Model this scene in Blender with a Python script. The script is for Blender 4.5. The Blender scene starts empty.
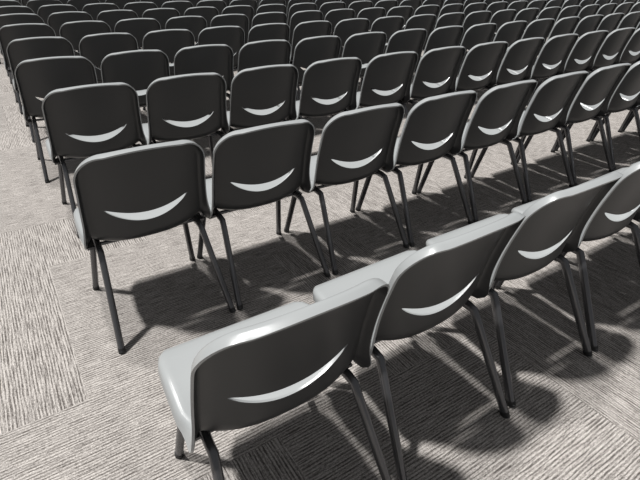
import bpy, math, random
import numpy as np
from mathutils import Vector, Matrix
random.seed(4)
P=0.52
sc=bpy.context.scene
def nt(name):
    m=bpy.data.materials.new(name); m.use_nodes=True
    return m, m.node_tree.nodes, m.node_tree.links, m.node_tree.nodes['Principled BSDF']
def plastic(name,col,rough,spec=0.5,bump=0.05):
    m,N,L,b=nt(name)
    b.inputs['Base Color'].default_value=(*col,1); b.inputs['Roughness'].default_value=rough
    b.inputs['Specular IOR Level'].default_value=spec
    tc=N.new('ShaderNodeTexCoord'); no=N.new('ShaderNodeTexNoise'); no.inputs['Scale'].default_value=420
    L.new(tc.outputs['Object'],no.inputs['Vector'])
    bp=N.new('ShaderNodeBump'); bp.inputs['Strength'].default_value=bump; bp.inputs['Distance'].default_value=0.002
    L.new(no.outputs['Fac'],bp.inputs['Height']); L.new(bp.outputs['Normal'],b.inputs['Normal'])
    return m
M_front=plastic('plastic_grey',(0.29,0.30,0.302),0.27,0.6)
M_rear=plastic('plastic_rear_shaded',(0.027,0.028,0.029),0.36,0.5)  # darker copy of the grey plastic; shade of the rear side put into colour
M_leg,_,_,b=nt('leg_steel_dark'); b.inputs['Base Color'].default_value=(0.12,0.12,0.125,1); b.inputs['Roughness'].default_value=0.26; b.inputs['Metallic'].default_value=0.7
M_foot=plastic('rubber_foot',(0.012,0.012,0.012),0.6)

# ---------- chair ----------
W=0.207
def smooth(a,b,t):
    t=max(0,min(1,(t-a)/(b-a))); return t*t*(3-2*t)
def build_shell():
    seat=[(0.512,0.382),(0.510,0.399),(0.498,0.413),(0.475,0.421),(0.44,0.423),(0.40,0.421),(0.36,0.415),(0.32,0.406),(0.28,0.396),(0.25,0.387),(0.22,0.380),(0.195,0.375),(0.172,0.376),(0.156,0.388)]
    zb,zt=0.405,0.765
    def yback(z):
        t=(z-zb)/(zt-zb); return 0.147-0.082*t+0.012*math.sin(math.pi*t)
    NU=48
    us=[-1+2*i/NU for i in range(NU+1)]
    r=0.075
    USL=0.75; tm=0.036; dip=0.054
    def zc(u): return 0.537-dip*(1-min(1,(u/USL)**2))
    def th(u):
        q=1-(u/USL)**2
        return 0.002+(tm*q**0.7 if q>0 else 0)
    nb1,nb2=6,20
    grid=[]
    def pt(kind,u,y,z):
        if kind=='s':
            w=W+0.008+0.018*smooth(0.17,0.27,y)-0.006*smooth(0.35,0.50,y)
            if y>0.44:
                d=(y-0.44)/0.076; w-=0.055*(1-math.sqrt(max(0,1-d*d*0.98)))
            blend=smooth(0.34,0.155,y)
            zz=z+0.008*abs(u)**3*smooth(0.50,0.38,y)+0.022*blend*abs(u)**3
            yy=y+0.036*blend*abs(u)**2.4
            return (u*w,yy,zz)
        w=W+0.008-0.004*smooth(0.45,0.7,z)
        if z>zt-r:
            d=(z-(zt-r))/r; w=w-r*(1-math.sqrt(max(0,1-d*d)))
        x=u*w
        yy=yback(z)+0.036*abs(x/W)**2.4
        zz=z+0.022*abs(u)**3*smooth(0.50,0.405,z)
        zz+=0.014*(1-(x/W)**2)*smooth(0.60,0.765,z)
        return (x,yy,zz)
    for (y,z) in seat: grid.append([pt('s',u,y,z) for u in us])
    for j in range(nb1+1):
        t=j/nb1; grid.append([pt('b',u,0,zb*(1-t)+(zc(u)-th(u)/2)*t) for u in us])
    slot=len(grid)-1
    for j in range(nb2+1):
        t=math.sin(j/nb2*math.pi/2)
        grid.append([pt('b',u,0,(zc(u)+th(u)/2)*(1-t)+zt*t) for u in us])
    nr=len(grid); nc=NU+1
    G=np.array(grid)
    du=np.gradient(G,axis=1); dv=np.gradient(G,axis=0)
    n=np.cross(du,dv); n/= (np.linalg.norm(n,axis=2,keepdims=True)+1e-9)
    if n[5,20,2]<0: n=-n
    V=[tuple(G[i,j]) for i in range(nr) for j in range(nc)]
    F=[]
    for i in range(nr-1):
        for j in range(nc-1):
            if i==slot:
                um=(us[j]+us[j+1])/2
                if abs(um)<USL: continue
            F.append((i*nc+j,i*nc+j+1,(i+1)*nc+j+1,(i+1)*nc+j))
    loop=[(0,j) for j in range(nc)]+[(i,nc-1) for i in range(1,nr)]+[(nr-1,j) for j in range(nc-2,-1,-1)]+[(i,0) for i in range(nr-2,0,-1)]
    pts=np.array([G[i,j] for i,j in loop]); nl=np.array([n[i,j] for i,j in loop])
    L=len(loop)
    def sm(a,it):
        for _ in range(it):
            a=(np.roll(a,1,0)+2*a+np.roll(a,-1,0)); a=a/(np.linalg.norm(a,axis=1,keepdims=True)+1e-9)
        return a
    nl=sm(nl,4)
    tan=np.array([pts[(k+2)%L]-pts[(k-2)%L] for k in range(L)]); tan/=np.linalg.norm(tan,axis=1,keepdims=True)
    out=np.cross(tan,nl); out/=np.linalg.norm(out,axis=1,keepdims=True)
    if out[nc+5][0]<0: out=-out
    out=sm(out,4)
    prev=[i*nc+j for i,j in loop]
    for (a,bb) in [(0.006,0.0009),(0.0125,0.0045),(0.0165,0.0105),(0.0185,0.018),(0.0195,0.034)]:
        cur=[]
        for k in range(L):
            y,z=pts[k][1],pts[k][2]
            deep=1.0+0.7*math.exp(-((y-0.18)/0.06)**2-((z-0.40)/0.06)**2)
            q=pts[k]+out[k]*a-nl[k]*bb*(deep if bb>0.005 else 1)
            cur.append(len(V)); V.append(tuple(q))
        for k in range(L):
            k2=(k+1)%L
            F.append((prev[k],prev[k2],cur[k2],cur[k]))
        prev=cur
    me=bpy.data.meshes.new('shell'); me.from_pydata(V,[],F); me.update()
    ob=bpy.data.objects.new('shell_tmp',me); sc.collection.objects.link(ob)
    import bmesh
    bm=bmesh.new(); bm.from_mesh(me); bmesh.ops.recalc_face_normals(bm,faces=bm.faces)
    bm.faces.ensure_lookup_table()
    f=[f for f in bm.faces if abs(f.calc_center_median().x)<0.05 and 0.3<f.calc_center_median().y<0.4][0]
    if f.normal.z<0: bmesh.ops.reverse_faces(bm,faces=bm.faces)
    bm.to_mesh(me); bm.free()
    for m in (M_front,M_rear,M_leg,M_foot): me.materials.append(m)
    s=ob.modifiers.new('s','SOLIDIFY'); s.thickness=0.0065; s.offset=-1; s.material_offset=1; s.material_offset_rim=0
    dg=bpy.context.evaluated_depsgraph_get(); e=ob.evaluated_get(dg)
    me2=bpy.data.meshes.new_from_object(e)
    bpy.data.objects.remove(ob)
    return me2
def tube(V,F,MI,path,r,mi,seg=10,sx=1.0):
    path=[Vector(p) for p in path]; rings=[]
    for k,p in enumerate(path):
        t=(path[min(k+1,len(path)-1)]-path[max(k-1,0)]).normalized()
        a=t.cross(Vector((1,0,0)) if abs(t.x)<0.9 else Vector((0,1,0))).normalized(); bq=t.cross(a).normalized()
        base=len(V)
        for s in range(seg):
            an=2*math.pi*s/seg
            V.append(tuple(p+a*math.cos(an)*r*sx+bq*math.sin(an)*r))
        rings.append(base)
    for k in range(len(rings)-1):
        for s in range(seg):
            s2=(s+1)%seg
            F.append((rings[k]+s,rings[k]+s2,rings[k+1]+s2,rings[k+1]+s)); MI.append(mi)
    F.append(tuple(rings[0]+s for s in range(seg))[::-1]); MI.append(mi)
    F.append(tuple(rings[-1]+s for s in range(seg))); MI.append(mi)
def box(V,F,MI,lo,hi,mi):
    b=len(V)
    for x in (lo[0],hi[0]):
        for y in (lo[1],hi[1]):
            for z in (lo[2],hi[2]): V.append((x,y,z))
    for f in [(0,1,3,2),(4,6,7,5),(0,4,5,1),(2,3,7,6),(0,2,6,4),(1,5,7,3)]:
        F.append(tuple(b+i for i in f)); MI.append(mi)
def build_chair():
    shell=build_shell()
    V,F,MI=[],[],[]
    for s in (-1,1):
        rf=Vector((s*0.240,-0.035,0.004)); rt=Vector((s*0.207,0.155,0.352))
        ft=Vector((s*0.198,0.38,0.368)); ff=Vector((s*0.238,0.465,0.004))
        path=[rf]
        for t in (0.3,0.6,0.9): path.append(rf.lerp(rt,t))
        path+= [rt+Vector((0,0.004,0.004)),rt+Vector((0,0.03,0.008)),(rt+ft)/2+Vector((0,0,0.002)),ft+Vector((0,-0.03,0.002)),ft+Vector((0,-0.004,-0.004))]
        for t in (0.1,0.4,0.7): path.append(ft.lerp(ff,t))
        path.append(ff)
        tube(V,F,MI,path,0.0130,2,sx=1.3)
        for foot,top in ((rf,rt),(ff,ft)):
            d=(top-foot).normalized()
            tube(V,F,MI,[Vector((foot.x,foot.y,0)),foot+d*0.016],0.0140,3,sx=1.3)
        box(V,F,MI,(s*0.230-0.016,0.22,0.345),(s*0.230+0.016,0.30,0.355),2)
    for y in (0.22,0.36): tube(V,F,MI,[(-0.205,y,0.362),(0,y,0.360),(0.205,y,0.362)],0.008,2)
    me=bpy.data.meshes.new('frame'); me.from_pydata(V,[],F); me.update()
    for m in (M_front,M_rear,M_leg,M_foot): me.materials.append(m)
    for p,mi in zip(me.polygons,MI): p.material_index=mi
    import bmesh
    bm=bmesh.new(); bm.from_mesh(me); bmesh.ops.recalc_face_normals(bm,faces=bm.faces); 
    bm.from_mesh(shell)
    out=bpy.data.meshes.new('chair_mesh'); bm.to_mesh(out); bm.free()
    for m in (M_front,M_rear,M_leg,M_foot): out.materials.append(m)
    for p in out.polygons: p.use_smooth=True
    out.set_sharp_from_angle(angle=math.radians(50))
    return out
CH=build_chair()

# ---------- camera ----------
f,h,pitch,roll,yaw,cx,cy=475.7,1.3774,0.5389,0.0189,0.5888,-0.095,-1.6297
fw=Vector((math.sin(yaw)*math.cos(pitch),math.cos(yaw)*math.cos(pitch),-math.sin(pitch)))
rt=Vector((math.cos(yaw),-math.sin(yaw),0)); up=rt.cross(fw)
r2=rt*math.cos(roll)+up*math.sin(roll); u2=-rt*math.sin(roll)+up*math.cos(roll)
cam=bpy.data.cameras.new('camera'); co=bpy.data.objects.new('camera',cam); sc.collection.objects.link(co)
M=Matrix((( r2.x,u2.x,-fw.x,cx),(r2.y,u2.y,-fw.y,cy),(r2.z,u2.z,-fw.z,h),(0,0,0,1)))
co.matrix_world=M; cam.sensor_width=36; cam.lens=f/640*36; cam.clip_start=0.05; cam.clip_end=200
sc.camera=co

# ---------- rows ----------
def rowx(j):
    return {-1:0.034,0:0.006,1:0.034,2:-0.02}.get(j,random.uniform(-0.03,0.03))
def rowy(j):
    return {-1:-1.029,0:0,1:1.05,2:1.96}.get(j,1.96+(j-2)*0.95)
near_off={0:(0.010,-0.035),1:(0.03,0.0),2:(0.04,0.015),3:(0.05,0.02),4:(0.05,0.02)}
far=bpy.data.collections.new('chair_rows_far')
for j in range(-1,19):
    x0,y0=rowx(j),rowy(j)
    for i in range(0,44):
        X=Vector((x0+(i+.5)*P,y0,0.4))
        d=X-Vector((cx,cy,h)); z=d.dot(fw)
        lat=d.dot(r2)
        if z<0 or z>21 or lat>0.72*z+1.6: continue
        o=bpy.data.objects.new('stacking_chair',CH)
        ox,oy=near_off.get(i,(0.05,0.02)) if j==-1 else (0,0)
        o.location=(X.x+ox+random.uniform(-.004,.004),y0+oy+random.uniform(-.006,.006),0)
        o.rotation_euler=(0,0,math.radians(random.uniform(-1,1)))
        if z<7.5: sc.collection.objects.link(o)
        else: far.objects.link(o); o.name='far_chair'
e=bpy.data.objects.new('chair_rows',None); e.instance_type='COLLECTION'; e.instance_collection=far; sc.collection.objects.link(e)

# ---------- floor ----------
def plane(name,v,mat):
    me=bpy.data.meshes.new(name); me.from_pydata(v,[],[(0,1,2,3)]); me.materials.append(mat)
    o=bpy.data.objects.new(name,me); sc.collection.objects.link(o); return o
mc,N,L,b=nt('carpet_tiles')
tc=N.new('ShaderNodeTexCoord')
def math_(op,a,bv=None,c=None):
    n=N.new('ShaderNodeMath'); n.operation=op
    for k,v in enumerate((a,bv,c)):
        if v is None: continue
        if isinstance(v,(int,float)): n.inputs[k].default_value=v
        else: L.new(v,n.inputs[k])
    return n.outputs[0]
sep=N.new('ShaderNodeSeparateXYZ'); L.new(tc.outputs['Object'],sep.inputs[0])
T=0.5
x=math_('ADD',sep.outputs[0],0.13); y=math_('ADD',sep.outputs[1],0.21)
xi=math_('FLOOR',math_('DIVIDE',x,T)); yi=math_('FLOOR',math_('DIVIDE',y,T))
tile=math_('ADD',math_('MULTIPLY',xi,7.31),math_('MULTIPLY',yi,3.17))
wp=N.new('ShaderNodeTexWhiteNoise'); wp.noise_dimensions='1D'; L.new(math_('ADD',tile,5.3),wp.inputs['W'])
par=math_('GREATER_THAN',wp.outputs['Value'],0.5)
def mixf(fac,a,bb):
    n=N.new('ShaderNodeMix'); n.data_type='FLOAT'; L.new(fac,n.inputs[0]); L.new(a,n.inputs[2]); L.new(bb,n.inputs[3]); return n.outputs[0]
along=mixf(par,x,y); across=mixf(par,y,x)
def streak(sa,sb,det):
    cmb=N.new('ShaderNodeCombineXYZ'); L.new(math_('MULTIPLY',along,sa),cmb.inputs[0]); L.new(math_('MULTIPLY',across,sb),cmb.inputs[1]); L.new(math_('MULTIPLY',par,7.7),cmb.inputs[2])
    n1=N.new('ShaderNodeTexNoise'); n1.inputs['Scale'].default_value=1.0; n1.inputs['Detail'].default_value=det; L.new(cmb.outputs[0],n1.inputs['Vector'])
    return n1.outputs['Fac']
s1=streak(12.0,260.0,1.0); s2=streak(6,22.0,1.0); s3=streak(90,260.0,1.0)
rib=math_('SINE',math_('ADD',math_('MULTIPLY',across,2*math.pi*88),math_('MULTIPLY',s2,6.0)))
comb=math_('ADD',math_('ADD',math_('MULTIPLY',s1,0.5),math_('MULTIPLY',s3,0.35)),math_('ADD',math_('MULTIPLY',rib,0.08),0.075))
n2=N.new('ShaderNodeTexNoise'); n2.inputs['Scale'].default_value=240; n2.inputs['Detail'].default_value=2; L.new(tc.outputs['Object'],n2.inputs['Vector'])
n3=N.new('ShaderNodeTexNoise'); n3.inputs['Scale'].default_value=2.2; n3.inputs['Detail'].default_value=3; L.new(tc.outputs['Object'],n3.inputs['Vector'])
cr=N.new('ShaderNodeValToRGB'); L.new(comb,cr.inputs[0])
cr.color_ramp.elements[0].position=0.36; cr.color_ramp.elements[0].color=(0.085,0.075,0.069,1)
cr.color_ramp.elements[1].position=0.61; cr.color_ramp.elements[1].color=(0.405,0.378,0.355,1)
v=math_('MULTIPLY',math_('ADD',math_('MULTIPLY',n2.outputs['Fac'],1.9),0.05),math_('ADD',math_('MULTIPLY',n3.outputs['Fac'],0.3),0.85))
wn=N.new('ShaderNodeTexWhiteNoise'); wn.noise_dimensions='1D'; L.new(tile,wn.inputs['W'])
v=math_('MULTIPLY',v,math_('ADD',math_('MULTIPLY',wn.outputs['Value'],0.06),0.97))
mx=N.new('ShaderNodeVectorMath'); mx.operation='SCALE'; L.new(cr.outputs[0],mx.inputs[0]); L.new(v,mx.inputs['Scale'])
L.new(mx.outputs[0],b.inputs['Base Color']); b.inputs['Roughness'].default_value=0.95; b.inputs['Specular IOR Level'].default_value=0.1
bp=N.new('ShaderNodeBump'); bp.inputs['Strength'].default_value=0.25; bp.inputs['Distance'].default_value=0.003
L.new(n2.outputs['Fac'],bp.inputs['Height']); L.new(bp.outputs['Normal'],b.inputs['Normal'])
plane('floor',[(-8,-6,0),(32,-6,0),(32,26,0),(-8,26,0)],mc)
mw=plastic('wall_navy_paint',(0.02,0.03,0.07),0.7)
plane('wall_front',[(-8,26,0),(32,26,0),(32,26,5),(-8,26,5)],mw)
plane('wall_right',[(32,-6,0),(32,26,0),(32,26,5),(32,-6,5)],mw)

# ---------- light ----------
w=bpy.data.worlds.new('world'); sc.world=w; w.use_nodes=True
w.node_tree.nodes['Background'].inputs[0].default_value=(0.95,0.97,1,1); w.node_tree.nodes['Background'].inputs[1].default_value=0.26
def sun(name,d,e,ang):
    l=bpy.data.lights.new(name,'SUN'); l.energy=e; l.angle=math.radians(ang); l.color=(1,0.99,0.97)
    o=bpy.data.objects.new(name,l); sc.collection.objects.link(o); o.location=(0,0,8)
    o.rotation_euler=Vector(d).to_track_quat('-Z','Y').to_euler()
sun('key_light',(0.36,-0.22,-1),4.5,3.5)
sun('second_light',(0.0,-0.30,-1),1.7,3.5)
sc.view_settings.view_transform='Standard'
